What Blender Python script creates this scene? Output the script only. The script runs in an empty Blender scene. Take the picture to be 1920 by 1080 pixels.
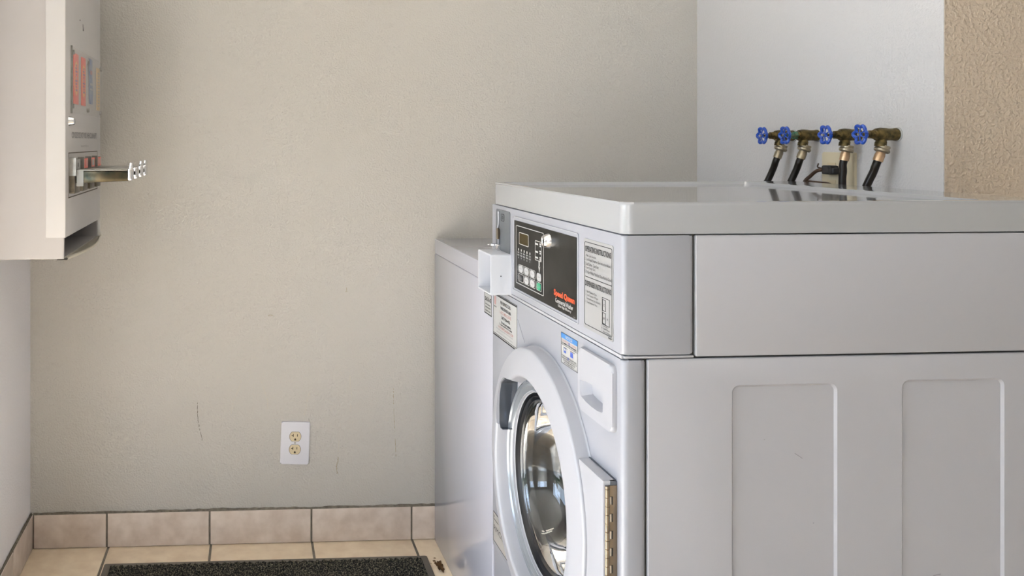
import bpy, bmesh, math, random
from mathutils import Vector, Matrix, noise

random.seed(7)
C = bpy.context.scene.collection
SC = bpy.context.scene

# ---------------------------------------------------------------- camera, world, light, exposure
cam_d = bpy.data.cameras.new('camera')
cam_d.sensor_width = 36.0
cam_d.lens = 36.0 * 1650.0 / 1920.0
cam_d.shift_x = (960.0 - 568.0) / 1920.0
cam_d.shift_y = -(540.0 - 266.0) / 1920.0
cam_d.clip_start = 0.05
cam = bpy.data.objects.new('camera', cam_d)
C.objects.link(cam)
cam.location = (0, 0, 1.185)
cam.rotation_euler = (math.radians(90), 0, math.radians(-4.2))
SC.camera = cam

w = bpy.data.worlds.new('sky')
SC.world = w
w.use_nodes = True
wn = w.node_tree.nodes
wl = w.node_tree.links
bg = wn['Background']
tc = wn.new('ShaderNodeTexCoord')
sp = wn.new('ShaderNodeSeparateXYZ')
rp = wn.new('ShaderNodeValToRGB')
rp.color_ramp.elements[0].position = 0.0
rp.color_ramp.elements[0].color = (0.75, 0.86, 1.0, 1)
rp.color_ramp.elements[1].position = 0.6
rp.color_ramp.elements[1].color = (0.55, 0.73, 1.0, 1)
wl.new(tc.outputs['Generated'], sp.inputs[0])
wl.new(sp.outputs['Z'], rp.inputs[0])
wl.new(rp.outputs[0], bg.inputs[0])
bg.inputs[1].default_value = 13.0


def area(name, loc, rot, sx, sy, power, col=(1, 1, 1), portal=False):
    l = bpy.data.lights.new(name, 'AREA')
    l.shape = 'RECTANGLE'
    l.size = sx
    l.size_y = sy
    l.energy = power
    l.color = col
    if portal:
        l.cycles.is_portal = True
    o = bpy.data.objects.new(name, l)
    C.objects.link(o)
    o.location = loc
    o.rotation_euler = rot
    return o


# the opening in the far left wall (x = -3) and the one behind the camera (y = -2.2)
area('daylight_portal', (-3.06, 0.42, 1.15), (0, math.radians(-90), 0), 2.3, 2.06, 1, portal=True)
area('rear_portal', (-1.6, -2.26, 1.1), (math.radians(90), 0, 0), 1.0, 2.2, 1, portal=True)
LAMP_E = 11.0
sun_d = bpy.data.lights.new('sun', 'SUN')       # low sun through the doorway onto the floor
sun_d.energy = 70.0
sun_d.angle = math.radians(0.6)
sun_d.color = (0.82, 0.90, 1.0)
sun = bpy.data.objects.new('sun', sun_d)
C.objects.link(sun)
sun.rotation_euler = (0, math.radians(-58), math.radians(30))
SC.view_settings.view_transform = 'Standard'
SC.view_settings.look = 'None'
SC.view_settings.gamma = 1.0
SC.view_settings.use_curve_mapping = False
SC.view_settings.exposure = -0.10


# ---------------------------------------------------------------- materials
def mat(name, col, rough=0.5, metal=0.0, spec=0.5, coat=0.0, coat_rough=0.1, noise_scale=0, noise_amt=0.0,
        bump=0.0, bump_scale=100.0, bump_dist=0.001, trans=0.0, ior=1.45, emit=None, alpha=1.0, col2=None, detail=4):
    m = bpy.data.materials.new(name)
    m.use_nodes = True
    n = m.node_tree.nodes
    l = m.node_tree.links
    p = n['Principled BSDF']
    p.inputs['Base Color'].default_value = (*col, 1)
    p.inputs['Roughness'].default_value = rough
    p.inputs['Metallic'].default_value = metal
    p.inputs['Specular IOR Level'].default_value = spec
    p.inputs['Coat Weight'].default_value = coat
    p.inputs['Coat Roughness'].default_value = coat_rough
    p.inputs['Transmission Weight'].default_value = trans
    p.inputs['IOR'].default_value = ior
    p.inputs['Alpha'].default_value = alpha
    if emit:
        p.inputs['Emission Color'].default_value = (*emit[0], 1)
        p.inputs['Emission Strength'].default_value = emit[1]
    t = n.new('ShaderNodeTexCoord')
    if noise_amt or col2:
        nz = n.new('ShaderNodeTexNoise')
        nz.inputs['Scale'].default_value = noise_scale
        nz.inputs['Detail'].default_value = detail
        l.new(t.outputs['Object'], nz.inputs['Vector'])
        r = n.new('ShaderNodeValToRGB')
        r.color_ramp.elements[0].position = 0.3
        r.color_ramp.elements[1].position = 0.7
        a = col
        b = col2 if col2 else tuple(c * (1 - noise_amt) for c in col)
        r.color_ramp.elements[0].color = (*b, 1)
        r.color_ramp.elements[1].color = (*a, 1)
        l.new(nz.outputs['Fac'], r.inputs[0])
        l.new(r.outputs[0], p.inputs['Base Color'])
    if bump:
        nb = n.new('ShaderNodeTexNoise')
        nb.inputs['Scale'].default_value = bump_scale
        nb.inputs['Detail'].default_value = 3
        l.new(t.outputs['Object'], nb.inputs['Vector'])
        bm_ = n.new('ShaderNodeBump')
        bm_.inputs['Strength'].default_value = bump
        bm_.inputs['Distance'].default_value = bump_dist
        l.new(nb.outputs['Fac'], bm_.inputs['Height'])
        l.new(bm_.outputs[0], p.inputs['Normal'])
    return m


def texture_wall(name, col, blotch, scale, dist, col_scale=1.2, stretch=1.0, lo=0.42, hi=0.62, dis=0.6):
    """painted plaster with a sprayed orange-peel texture"""
    m = mat(name, col, rough=0.55, spec=0.3)
    n = m.node_tree.nodes
    l = m.node_tree.links
    p = n['Principled BSDF']
    t = n.new('ShaderNodeTexCoord')
    mp = n.new('ShaderNodeMapping')
    mp.inputs['Scale'].default_value = (1, 1, stretch)
    l.new(t.outputs['Object'], mp.inputs[0])
    a = n.new('ShaderNodeTexNoise')
    a.inputs['Scale'].default_value = scale
    a.inputs["Detail"].default_value = 1.2
    a.inputs['Distortion'].default_value = dis
    l.new(mp.outputs[0], a.inputs['Vector'])
    r = n.new('ShaderNodeValToRGB')
    r.color_ramp.elements[0].position = lo
    r.color_ramp.elements[1].position = hi
    l.new(a.outputs['Fac'], r.inputs[0])
    b = n.new('ShaderNodeBump')
    b.inputs['Strength'].default_value = 1.0
    b.inputs['Distance'].default_value = dist
    l.new(r.outputs[0], b.inputs['Height'])
    l.new(b.outputs[0], p.inputs['Normal'])
    c = n.new('ShaderNodeTexNoise')
    c.inputs['Scale'].default_value = col_scale
    c.inputs['Detail'].default_value = 5
    l.new(t.outputs['Object'], c.inputs['Vector'])
    r2 = n.new('ShaderNodeValToRGB')
    r2.color_ramp.elements[0].position = 0.35
    r2.color_ramp.elements[0].color = (*blotch, 1)
    r2.color_ramp.elements[1].position = 0.65
    r2.color_ramp.elements[1].color = (*col, 1)
    l.new(c.outputs['Fac'], r2.inputs[0])
    l.new(r2.outputs[0], p.inputs['Base Color'])
    return m


M = {}
M['wall_cream'] = texture_wall('wall_cream', (0.475, 0.457, 0.43), (0.465, 0.443, 0.413), 190, 0.0008, dis=0.0, lo=0.35, hi=0.75)
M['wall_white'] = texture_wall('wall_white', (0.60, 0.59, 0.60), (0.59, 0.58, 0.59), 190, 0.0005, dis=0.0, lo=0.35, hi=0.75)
M['wall_white_lifted'] = texture_wall('wall_white_lifted', (0.88, 0.86, 0.89), (0.87, 0.85, 0.875), 190, 0.0005, dis=0.0, lo=0.35, hi=0.75)  # copy of wall_white, lightened to make up for light missing on the left wall
M['wall_tan'] = texture_wall('wall_tan', (0.52, 0.44, 0.355), (0.50, 0.42, 0.34), 130, 0.0021, lo=0.42, hi=0.85, dis=0.0)
M['ceiling'] = mat('ceiling_paint', (0.82, 0.81, 0.79), 0.8)
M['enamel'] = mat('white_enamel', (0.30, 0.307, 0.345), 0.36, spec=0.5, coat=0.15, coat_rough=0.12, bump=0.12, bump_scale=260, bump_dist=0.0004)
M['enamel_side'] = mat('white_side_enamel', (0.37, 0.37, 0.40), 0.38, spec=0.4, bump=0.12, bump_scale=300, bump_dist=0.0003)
M['lid'] = mat('lid_enamel', (0.325, 0.33, 0.35), 0.10, spec=0.75, coat=0.6, coat_rough=0.04)
M['plastic_white'] = mat('white_plastic', (0.355, 0.36, 0.395), 0.3, spec=0.5)
M['box_enamel'] = mat('plain_white_enamel', (0.50, 0.50, 0.565), 0.16, spec=0.5, coat=0.3, coat_rough=0.05)
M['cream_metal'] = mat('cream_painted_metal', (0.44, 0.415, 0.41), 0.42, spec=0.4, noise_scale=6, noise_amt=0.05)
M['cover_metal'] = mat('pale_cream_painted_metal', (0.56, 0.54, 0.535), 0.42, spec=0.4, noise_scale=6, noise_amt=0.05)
M['dark_gap'] = mat('dark_gap', (0.03, 0.028, 0.025), 0.8)
M['black_panel'] = mat('black_fascia', (0.010, 0.0095, 0.0085), 0.42, spec=0.25, noise_scale=25, col2=(0.019, 0.018, 0.016))
M['ink'] = mat('black_ink', (0.02, 0.02, 0.022), 0.6)
M['ink_grey'] = mat('grey_ink', (0.22, 0.22, 0.23), 0.6)
M['ink_white'] = mat('white_ink', (0.45, 0.45, 0.45), 0.5)
M['ink_red'] = mat('red_orange_ink', (0.62, 0.085, 0.03), 0.5)
M['ink_pink'] = mat('faded_red_ink', (0.43, 0.26, 0.25), 0.6)
M['ink_blue'] = mat('blue_ink', (0.05, 0.19, 0.46), 0.5)
M['ink_navy'] = mat('navy_ink', (0.06, 0.11, 0.42), 0.5)
M['label_grey'] = mat('grey_label', (0.29, 0.29, 0.295), 0.4)
M['label_white'] = mat('white_label', (0.40, 0.40, 0.395), 0.4)
M['label_tan'] = mat('grey_tan_label', (0.32, 0.30, 0.28), 0.45)
M['grey_plate'] = mat('blue_grey_plate', (0.12, 0.13, 0.145), 0.4, noise_scale=20, noise_amt=0.12)
M['coin_white_lit'] = mat('white_plastic_lit', (0.54, 0.55, 0.59), 0.3)  # lighter copy of the white plastic, stands in for light from behind
M['dark_steel'] = mat('dark_steel', (0.15, 0.13, 0.10), 0.4, metal=0.8, noise_scale=60, noise_amt=0.4)
M['chrome'] = mat('chrome', (0.80, 0.80, 0.82), 0.08, metal=1)
M['steel'] = mat('worn_steel', (0.42, 0.41, 0.39), 0.35, metal=1, noise_scale=60, noise_amt=0.3)
M['chrome_dark_refl'] = mat('chrome_painted_reflection', (0.13, 0.10, 0.06), 0.22, metal=1, noise_scale=30, col2=(0.02, 0.03, 0.028))  # chrome bars coloured dark to stand in for the reflected dark floor
M['hinge'] = mat('nickel_hinge', (0.27, 0.22, 0.165), 0.30, metal=1, noise_scale=40, noise_amt=0.25)
M['black'] = mat('black_plastic', (0.018, 0.018, 0.02), 0.35)
M['rubber'] = mat('dark_gasket_rubber', (0.012, 0.013, 0.016), 0.3)
M['bezel'] = mat('grey_bezel', (0.26, 0.28, 0.31), 0.2, metal=0.4)
M['bezel_dark'] = mat('dark_grey_bezel', (0.10, 0.11, 0.13), 0.15, metal=0.4)
M['glass'] = mat('door_glass', (0.9, 0.93, 0.95), 0.0, trans=1.0, ior=1.5)
M['drum'] = mat('drum_steel', (0.05, 0.05, 0.055), 0.3, metal=1, noise_scale=50, noise_amt=0.6)
M['lcd'] = mat('amber_display', (0.045, 0.033, 0.012), 0.5, spec=0.2)
M['button'] = mat('pale_button', (0.42, 0.42, 0.43), 0.4)
M['green'] = mat('green_button', (0.035, 0.33, 0.18), 0.4)
M['outlet_white'] = mat('outlet_plate_white', (0.62, 0.62, 0.68), 0.3)
M['ivory'] = mat('ivory_plastic', (0.58, 0.49, 0.33), 0.35)
M['ivory_plate'] = mat('ivory_plate', (0.62, 0.55, 0.40), 0.35)
M['slot'] = mat('slot_dark', (0.05, 0.035, 0.02), 0.6)
M['tile'] = mat('floor_tile', (0.88, 0.74, 0.56), 0.38, noise_scale=22, col2=(0.74, 0.59, 0.43), detail=10)
M['tile_wall'] = mat('skirting_tile', (0.70, 0.61, 0.545), 0.38, noise_scale=24, col2=(0.54, 0.445, 0.38), detail=10)
M['grout'] = mat('grout', (0.20, 0.175, 0.14), 0.9, noise_scale=60, noise_amt=0.3)
M['caulk'] = mat('grey_caulk', (0.19, 0.165, 0.13), 0.8, noise_scale=90, noise_amt=0.5)
M['mat_rubber'] = mat('mat_rubber', (0.14, 0.125, 0.105), 0.55)
M['mat_pile'] = mat('mat_pile', (0.22, 0.20, 0.14), 0.9, noise_scale=260, col2=(0.003, 0.003, 0.003), detail=2)
for n_ in M['mat_pile'].node_tree.nodes:
    if n_.type == 'VALTORGB':
        n_.color_ramp.elements[0].position = 0.48
        n_.color_ramp.elements[1].position = 0.72
M['blue_handle'] = mat('blue_enamel_handle', (0.008, 0.065, 0.42), 0.3, coat=0.4)
M['brass'] = mat('corroded_brass', (0.19, 0.135, 0.05), 0.45, metal=0.7, noise_scale=90, col2=(0.03, 0.027, 0.012), bump=0.5, bump_scale=200)
M['verdigris'] = mat('verdigris_brass', (0.03, 0.22, 0.16), 0.6, metal=0.3, noise_scale=90, col2=(0.14, 0.11, 0.05), bump=0.5, bump_scale=250)
M['zinc'] = mat('zinc_nut', (0.42, 0.36, 0.26), 0.35, metal=0.8, noise_scale=60, noise_amt=0.35)
M['copper'] = mat('copper_ferrule', (0.58, 0.40, 0.25), 0.35, metal=0.85, noise_scale=50, noise_amt=0.35)
M['hose'] = mat('black_rubber_hose', (0.010, 0.007, 0.005), 0.32, spec=0.35)
M['cord'] = mat('brown_black_cord', (0.045, 0.022, 0.012), 0.4)
M['leaf'] = mat('dry_leaf', (0.26, 0.14, 0.06), 0.8, noise_scale=60, noise_amt=0.6)
M['scuff_brown'] = mat('scuff_brown', (0.33, 0.28, 0.20), 0.8)
M['scuff_dark'] = mat('scuff_dark', (0.13, 0.11, 0.09), 0.8)
M['scuff_faint'] = mat('scuff_faint', (0.50, 0.46, 0.38), 0.8)
M['box_red'] = mat('red_carton', (0.85, 0.17, 0.13), 0.4)
M['box_yellow'] = mat('yellow_print', (0.85, 0.45, 0.14), 0.4)
M['box_purple'] = mat('violet_print', (0.25, 0.15, 0.32), 0.4)
M['pouch'] = mat('blue_pouch', (0.05, 0.12, 0.36), 0.3, noise_scale=45, col2=(0.30, 0.35, 0.45))
M['sachet'] = mat('tan_sachet', (0.72, 0.52, 0.29), 0.45, noise_scale=60, noise_amt=0.12)
M['clear'] = mat('clear_window', (0.9, 0.9, 0.88), 0.15, alpha=0.13, spec=0.3)
M['tape'] = mat('clear_tape', (0.62, 0.62, 0.62), 0.15, alpha=0.45, bump=0.8, bump_scale=40, bump_dist=0.004)
M['tray'] = mat('tray_metal', (0.50, 0.46, 0.38), 0.4)  # even tan tone for the dispensing tray
M['lamp_diffuser'] = mat('lamp_diffuser', (0.9, 0.88, 0.82), 0.5, emit=((1.0, 0.93, 0.80), LAMP_E))
M['concrete'] = mat('outside_concrete', (0.45, 0.42, 0.37), 0.8, noise_scale=2, noise_amt=0.2)
M['hedge'] = mat('hedge_green', (0.05, 0.11, 0.03), 0.8, noise_scale=9, noise_amt=0.7)
M['stucco'] = mat('outside_stucco', (0.60, 0.50, 0.38), 0.8)
M['frame_al'] = mat('aluminium_frame', (0.5, 0.5, 0.5), 0.4, metal=0.7)


# ---------------------------------------------------------------- mesh helpers
def box(bm, x0, x1, y0, y1, z0, z1, bev=0.0, seg=3, mi=0):
    t = bmesh.new()
    bmesh.ops.create_cube(t, size=1.0)
    for v in t.verts:
        v.co = Vector(((x0 + x1) / 2 + v.co.x * (x1 - x0), (y0 + y1) / 2 + v.co.y * (y1 - y0), (z0 + z1) / 2 + v.co.z * (z1 - z0)))
    if bev:
        bmesh.ops.bevel(t, geom=t.edges[:], offset=bev, segments=seg, profile=0.5, affect='EDGES')
    merge(bm, t, mi)


def merge(bm, t, mi=0, mtx=None):
    for f in t.faces:
        f.material_index = mi
    me = bpy.data.meshes.new('tmp')
    if mtx:
        bmesh.ops.transform(t, matrix=mtx, verts=t.verts[:])
    t.to_mesh(me)
    t.free()
    bm.from_mesh(me)
    bpy.data.meshes.remove(me)


def rr(a0, a1, b0, b1, r, seg=6):
    """rounded rectangle outline, counter-clockwise"""
    if a0 > a1:
        a0, a1 = a1, a0
    if b0 > b1:
        b0, b1 = b1, b0
    r = min(r, (a1 - a0) / 2 - 1e-5, (b1 - b0) / 2 - 1e-5)
    if r <= 0:
        return [(a0, b0), (a1, b0), (a1, b1), (a0, b1)]
    pts = []
    for cx, cy, s in ((a1 - r, b0 + r, -90), (a1 - r, b1 - r, 0), (a0 + r, b1 - r, 90), (a0 + r, b0 + r, 180)):
        for k in range(seg + 1):
            t = math.radians(s + 90 * k / seg)
            pts.append((cx + r * math.cos(t), cy + r * math.sin(t)))
    return pts


def prism(bm, pts, f, h0, h1, bev=0.0, seg=2, mi=0, both=False, taper=None):
    """extrude the outline between heights h0 and h1, mapped to 3D by f(a, b, h)"""
    t = bmesh.new()
    lo = [t.verts.new(f(a, b, h0)) for a, b in (taper or pts)]
    hi = [t.verts.new(f(a, b, h1)) for a, b in pts]
    n = len(pts)
    t.faces.new(lo[::-1])
    t.faces.new(hi)
    for i in range(n):
        t.faces.new((lo[i], lo[(i + 1) % n], hi[(i + 1) % n], hi[i]))
    if bev:
        hs = set(hi)
        ls = set(lo)
        ed = [e for e in t.edges if all(v in hs for v in e.verts) or (both and all(v in ls for v in e.verts))]
        bmesh.ops.bevel(t, geom=ed, offset=bev, segments=seg, profile=0.5, affect='EDGES')
    bmesh.ops.recalc_face_normals(t, faces=t.faces[:])
    merge(bm, t, mi)


def frame_line(bm, f, a0, a1, b0, b1, r, t, h0, h1, mi=0):
    """a rounded rectangular line of width t"""
    o = rr(a0, a1, b0, b1, r)
    i = rr(min(a0, a1) + t, max(a0, a1) - t, min(b0, b1) + t, max(b0, b1) - t, max(r - t, 0.0002) if r else 0)
    n = len(o)
    tb = bmesh.new()
    O = [tb.verts.new(f(a, b, h1)) for a, b in o]
    I = [tb.verts.new(f(a, b, h1)) for a, b in i]
    O0 = [tb.verts.new(f(a, b, h0)) for a, b in o]
    I0 = [tb.verts.new(f(a, b, h0)) for a, b in i]
    for k in range(n):
        q = (k + 1) % n
        tb.faces.new((O[k], O[q], I[q], I[k]))
        tb.faces.new((O0[k], O0[q], O[q], O[k]))
        tb.faces.new((I[k], I[q], I0[q], I0[k]))
    bmesh.ops.recalc_face_normals(tb, faces=tb.faces[:])
    merge(bm, tb, mi)


def lathe(bm, prof, f, seg=64, mi=0, closed=False, a0=0.0, a1=2 * math.pi):
    """revolve (r, h) about the axis of f(a, b, h) = point"""
    t = bmesh.new()
    full = abs(a1 - a0 - 2 * math.pi) < 1e-6
    rows = []
    n = seg if full else seg + 1
    for k in range(n):
        an = a0 + (a1 - a0) * k / seg
        rows.append([t.verts.new(f(r * math.cos(an), r * math.sin(an), h)) for r, h in prof])
    m = len(prof)
    for k in range(seg if full else seg):
        q = (k + 1) % n if full else k + 1
        for j in range(m if closed else m - 1):
            jj = (j + 1) % m
            t.faces.new((rows[k][j], rows[q][j], rows[q][jj], rows[k][jj]))
    bmesh.ops.remove_doubles(t, verts=t.verts[:], dist=1e-6)
    bmesh.ops.recalc_face_normals(t, faces=t.faces[:])
    merge(bm, t, mi)


def tube(bm, pts, r, seg=12, mi=0, cap=True, rs=None):
    pts = [Vector(p) for p in pts]
    t = bmesh.new()
    rings = []
    up = Vector((0.13, 0.2, 1)).normalized()
    n = len(pts)
    for i, p in enumerate(pts):
        d = (pts[min(i + 1, n - 1)] - pts[max(i - 1, 0)]).normalized()
        u = d.cross(up)
        if u.length < 1e-3:
            u = d.cross(Vector((1, 0, 0)))
        u.normalize()
        v = d.cross(u).normalized()
        rad = rs[i] if rs else r
        rings.append([t.verts.new(p + (u * math.cos(2 * math.pi * k / seg) + v * math.sin(2 * math.pi * k / seg)) * rad) for k in range(seg)])
    for i in range(n - 1):
        for k in range(seg):
            q = (k + 1) % seg
            t.faces.new((rings[i][k], rings[i][q], rings[i + 1][q], rings[i + 1][k]))
    if cap:
        t.faces.new(rings[0][::-1])
        t.faces.new(rings[-1])
    bmesh.ops.recalc_face_normals(t, faces=t.faces[:])
    merge(bm, t, mi)


def bez(p, n=12):
    """smooth line through control points (Catmull-Rom)"""
    p = [Vector(q) for q in p]
    p = [p[0] * 2 - p[1]] + p + [p[-1] * 2 - p[-2]]
    out = []
    for i in range(1, len(p) - 2):
        for k in range(n):
            t = k / n
            out.append(0.5 * ((2 * p[i]) + (-p[i - 1] + p[i + 1]) * t + (2 * p[i - 1] - 5 * p[i] + 4 * p[i + 1] - p[i + 2]) * t * t + (-p[i - 1] + 3 * p[i] - 3 * p[i + 1] + p[i + 2]) * t ** 3))
    out.append(p[-2])
    return out


def link(name, bm, mats, parent=None, loc=None, smooth=35):
    me = bpy.data.meshes.new(name)
    bm.to_mesh(me)
    bm.free()
    for m in (mats if isinstance(mats, (list, tuple)) else [mats]):
        me.materials.append(m)
    for p in me.polygons:
        p.use_smooth = True
    me.set_sharp_from_angle(angle=math.radians(smooth))
    o = bpy.data.objects.new(name, me)
    C.objects.link(o)
    if parent:
        o.parent = parent
    if loc:
        o.location = loc
    return o


def cut(bm, cutters):
    """subtract each cutter bmesh from bm and return the result"""
    def tmp(b):
        me = bpy.data.meshes.new('t')
        b.to_mesh(me)
        b.free()
        o = bpy.data.objects.new('t', me)
        C.objects.link(o)
        return o
    a = tmp(bm)
    cs = [tmp(c) for c in cutters]
    for c in cs:
        md = a.modifiers.new('b', 'BOOLEAN')
        md.operation = 'DIFFERENCE'
        md.solver = 'EXACT'
        md.object = c
    bpy.context.view_layer.update()
    ev = a.evaluated_get(bpy.context.evaluated_depsgraph_get())
    me = ev.to_mesh()
    out = bmesh.new()
    out.from_mesh(me)
    ev.to_mesh_clear()
    for o in [a] + cs:
        d = o.data
        bpy.data.objects.remove(o)
        bpy.data.meshes.remove(d)
    return out


_tc = {}


def glyphs(s, bold=0.0):
    """flat letters as (verts, faces), scaled to the unit square"""
    key = (s, bold)
    if key in _tc:
        return _tc[key]
    cu = bpy.data.curves.new('t', 'FONT')
    cu.body = s
    cu.offset = bold
    cu.resolution_u = 2
    o = bpy.data.objects.new('t', cu)
    C.objects.link(o)
    bpy.context.view_layer.update()
    ev = o.evaluated_get(bpy.context.evaluated_depsgraph_get())
    me = ev.to_mesh()
    vs = [(v.co.x, v.co.y) for v in me.vertices]
    fs = [tuple(p.vertices) for p in me.polygons]
    ev.to_mesh_clear()
    bpy.data.objects.remove(o)
    bpy.data.curves.remove(cu)
    x0 = min(v[0] for v in vs)
    x1 = max(v[0] for v in vs)
    y0 = min(v[1] for v in vs)
    y1 = max(v[1] for v in vs)
    vs = [((x - x0) / (x1 - x0), (y - y0) / (y1 - y0)) for x, y in vs]
    _tc[key] = (vs, fs)
    return _tc[key]


def text(bm, f, s, a0, a1, b0, b1, h, bold=0.0, mi=0):
    """letters filling the rectangle; a0 is where reading starts"""
    vs, fs = glyphs(s, bold)
    V = [bm.verts.new(f(a0 + (a1 - a0) * x, b0 + (b1 - b0) * y, h)) for x, y in vs]
    for q in fs:
        try:
            fc = bm.faces.new([V[i] for i in q])
            fc.material_index = mi
        except ValueError:
            pass


def rect(bm, f, a0, a1, b0, b1, h0, h1, mi=0, r=0.0):
    prism(bm, rr(a0, a1, b0, b1, r), f, h0, h1, mi=mi)


# ---------------------------------------------------------------- naming helpers
def tag(o, label, cat, group=None):
    o['label'] = label
    o['category'] = cat
    if group:
        o['group'] = group
    return o


def thing(name, label, cat, loc=(0, 0, 0), rz=0.0, group=None):
    o = bpy.data.objects.new(name, None)
    o.empty_display_size = 0.05
    C.objects.link(o)
    o.location = loc
    o.rotation_euler = (0, 0, rz)
    return tag(o, label, cat, group)


def struct(name, bm, m, smooth=35):
    o = link(name, bm, m, smooth=smooth)
    o['kind'] = 'structure'
    return o


def N():
    return bmesh.new()


# ================================================================ the setting
A = Vector((-0.6046, 2.6173, 0))          # back left corner at the floor
WD = Vector((0.99984, -0.01815, 0))       # along the back wall
CR = Vector((1.3913, 2.581, 0))           # back right corner
RE = Vector((1.370, 1.6157, 0))           # outer corner of the right wall
CEIL = 2.45


def poly_wall(bm, pts, z0, z1):
    """upright prism over a plan polygon"""
    prism(bm, [(p[0], p[1]) for p in pts], lambda a, b, h: Vector((a, b, h)), z0, z1)


b = N()
poly_wall(b, [(-0.75, 2.62), (-0.6046, 2.6173), (1.3913, 2.581), (1.55, 2.578), (1.55, 2.75), (-0.75, 2.75)], 0, CEIL)
wall_back = struct('wall_back', b, M['wall_cream'])
b = N()
poly_wall(b, [(-0.6046, 2.6173), (-0.72, 2.62), (-0.72, 1.70), (-0.5955, 1.70)], 0, CEIL)
struct('wall_left', b, M['wall_white_lifted'])
b = N()
poly_wall(b, [(1.3913, 2.581), (1.370, 1.6177), (1.50, 1.6177), (1.50, 2.579)], 0, CEIL)
struct('wall_right', b, M['wall_white'])
b = N()
poly_wall(b, [(1.3705, 1.6157), (3.2, 1.6157), (3.2, 1.6172), (1.3705, 1.6172)], 0, CEIL)
poly_wall(b, [(1.51, 1.6172), (3.2, 1.6172), (3.2, 1.75), (1.51, 1.75)], 0, CEIL)
struct('wall_front_right', b, M['wall_tan'])
# the rest of the room, wider in front of the laundry alcove
b = N()
poly_wall(b, [(-3.1, 1.70), (-0.72, 1.70), (-0.72, 1.85), (-3.1, 1.85)], 0, CEIL)
struct('wall_front_left', b, M['wall_cream'])
b = N()
poly_wall(b, [(3.2, -2.3), (3.3, -2.3), (3.3, 1.75), (3.2, 1.75)], 0, CEIL)
struct('wall_far_right', b, M['wall_cream'])
b = N()
poly_wall(b, [(-3.1, -2.3), (-3.0, -2.3), (-3.0, -0.60), (-3.1, -0.60)], 0, CEIL)
poly_wall(b, [(-3.1, 1.45), (-3.0, 1.45), (-3.0, 1.70), (-3.1, 1.70)], 0, CEIL)
poly_wall(b, [(-3.1, -0.60), (-3.0, -0.60), (-3.0, 1.45), (-3.1, 1.45)], 2.3, CEIL)
struct('wall_far_left', b, M['wall_cream'])
b = N()
poly_wall(b, [(-3.1, -2.3), (-2.1, -2.3), (-2.1, -2.2), (-3.1, -2.2)], 0, CEIL)
poly_wall(b, [(-1.1, -2.3), (3.3, -2.3), (3.3, -2.2), (-1.1, -2.2)], 0, CEIL)
poly_wall(b, [(-2.1, -2.3), (-1.1, -2.3), (-1.1, -2.2), (-2.1, -2.2)], 2.2, CEIL)
struct('wall_rear', b, M['wall_cream'])
b = N()
poly_wall(b, [(-3.1, -2.3), (3.3, -2.3), (3.3, 2.75), (-3.1, 2.75)], CEIL, CEIL + 0.1)
struct('ceiling', b, M['ceiling'])

# door and window frames in the two openings
b = N()
for y in (-0.60, 0.38, 1.41):
    box(b, -3.09, -3.03, y, y + 0.04, 0, 2.3)
box(b, -3.09, -3.03, -0.60, 1.45, 2.26, 2.3)
box(b, -3.09, -3.03, -0.60, 1.45, 0.0, 0.03)
box(b, -3.09, -3.03, 0.4, 1.45, 0.9, 0.95)
struct('door_1', b, M['frame_al'])
b = N()
for x in (-2.1, -1.14):
    box(b, x, x + 0.04, -2.29, -2.23, 0, 2.2)
box(b, -2.1, -1.1, -2.29, -2.23, 2.16, 2.2)
struct('window_1', b, M['frame_al'])

# floor: ceramic tiles set in grout
b = N()
box(b, -3.1, 3.3, -2.3, 2.75, -0.08, -0.0015, mi=1)
P = 0.2986
rot = math.radians(-1.04)
org = Vector((-0.3832, 2.372, 0))
for i in range(-10, 14):
    for j in range(-17, 2):
        bx = N()
        g = 0.0035
        box(bx, i * P + g, (i + 1) * P - g, j * P + g, (j + 1) * P - g, -0.007, 0.0, bev=0.0012, seg=2)
        mt = Matrix.Translation(org) @ Matrix.Rotation(rot, 4, 'Z')
        cx, cy = mt @ Vector(((i + .5) * P, (j + .5) * P, 0)), 0
        if cx.x < -3.1 or cx.x > 3.2 or cx.y > 2.75 or cx.y < -2.3:
            bx.free()
            continue
        merge(b, bx, 0, mt)
struct('floor', b, [M['tile'], M['grout']])


# skirting tiles
def skirting(name, o, d, n, joints, h=0.0985):
    """o start, d direction, n inward normal, joints along d"""
    f = lambda a, bb, hh: o + d * a + Vector((0, 0, bb)) + n * hh
    b = N()
    L0, L1 = joints[0], joints[-1]
    rect(b, f, L0, L1, 0.0, h + 0.001, 0.0, 0.0045, mi=1)
    for i in range(len(joints) - 1):
        prism(b, rr(joints[i] + 0.0028, joints[i + 1] - 0.0028, 0.0015, h, 0.001, 2), f, 0.001, 0.0085, bev=0.0012, mi=0)
    # rough caulk line on top
    steps = int((L1 - L0) / 0.006)
    t = N()
    top, bot = [], []
    for k in range(steps + 1):
        a = L0 + (L1 - L0) * k / steps
        j = noise.noise(Vector((a * 60, o.x, 1.3))) * 0.0022 + noise.noise(Vector((a * 12, o.x, 4.3))) * 0.002
        bot.append((t.verts.new(f(a, h - 0.001, 0.0075)), t.verts.new(f(a, h + 0.0052 + j, 0.0012))))
    for k in range(steps):
        t.faces.new((bot[k][0], bot[k + 1][0], bot[k + 1][1], bot[k][1]))
    bmesh.ops.recalc_face_normals(t, faces=t.faces[:])
    merge(b, t, 2)
    return struct(name, b, [M['tile_wall'], M['grout'], M['caulk']])


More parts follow.
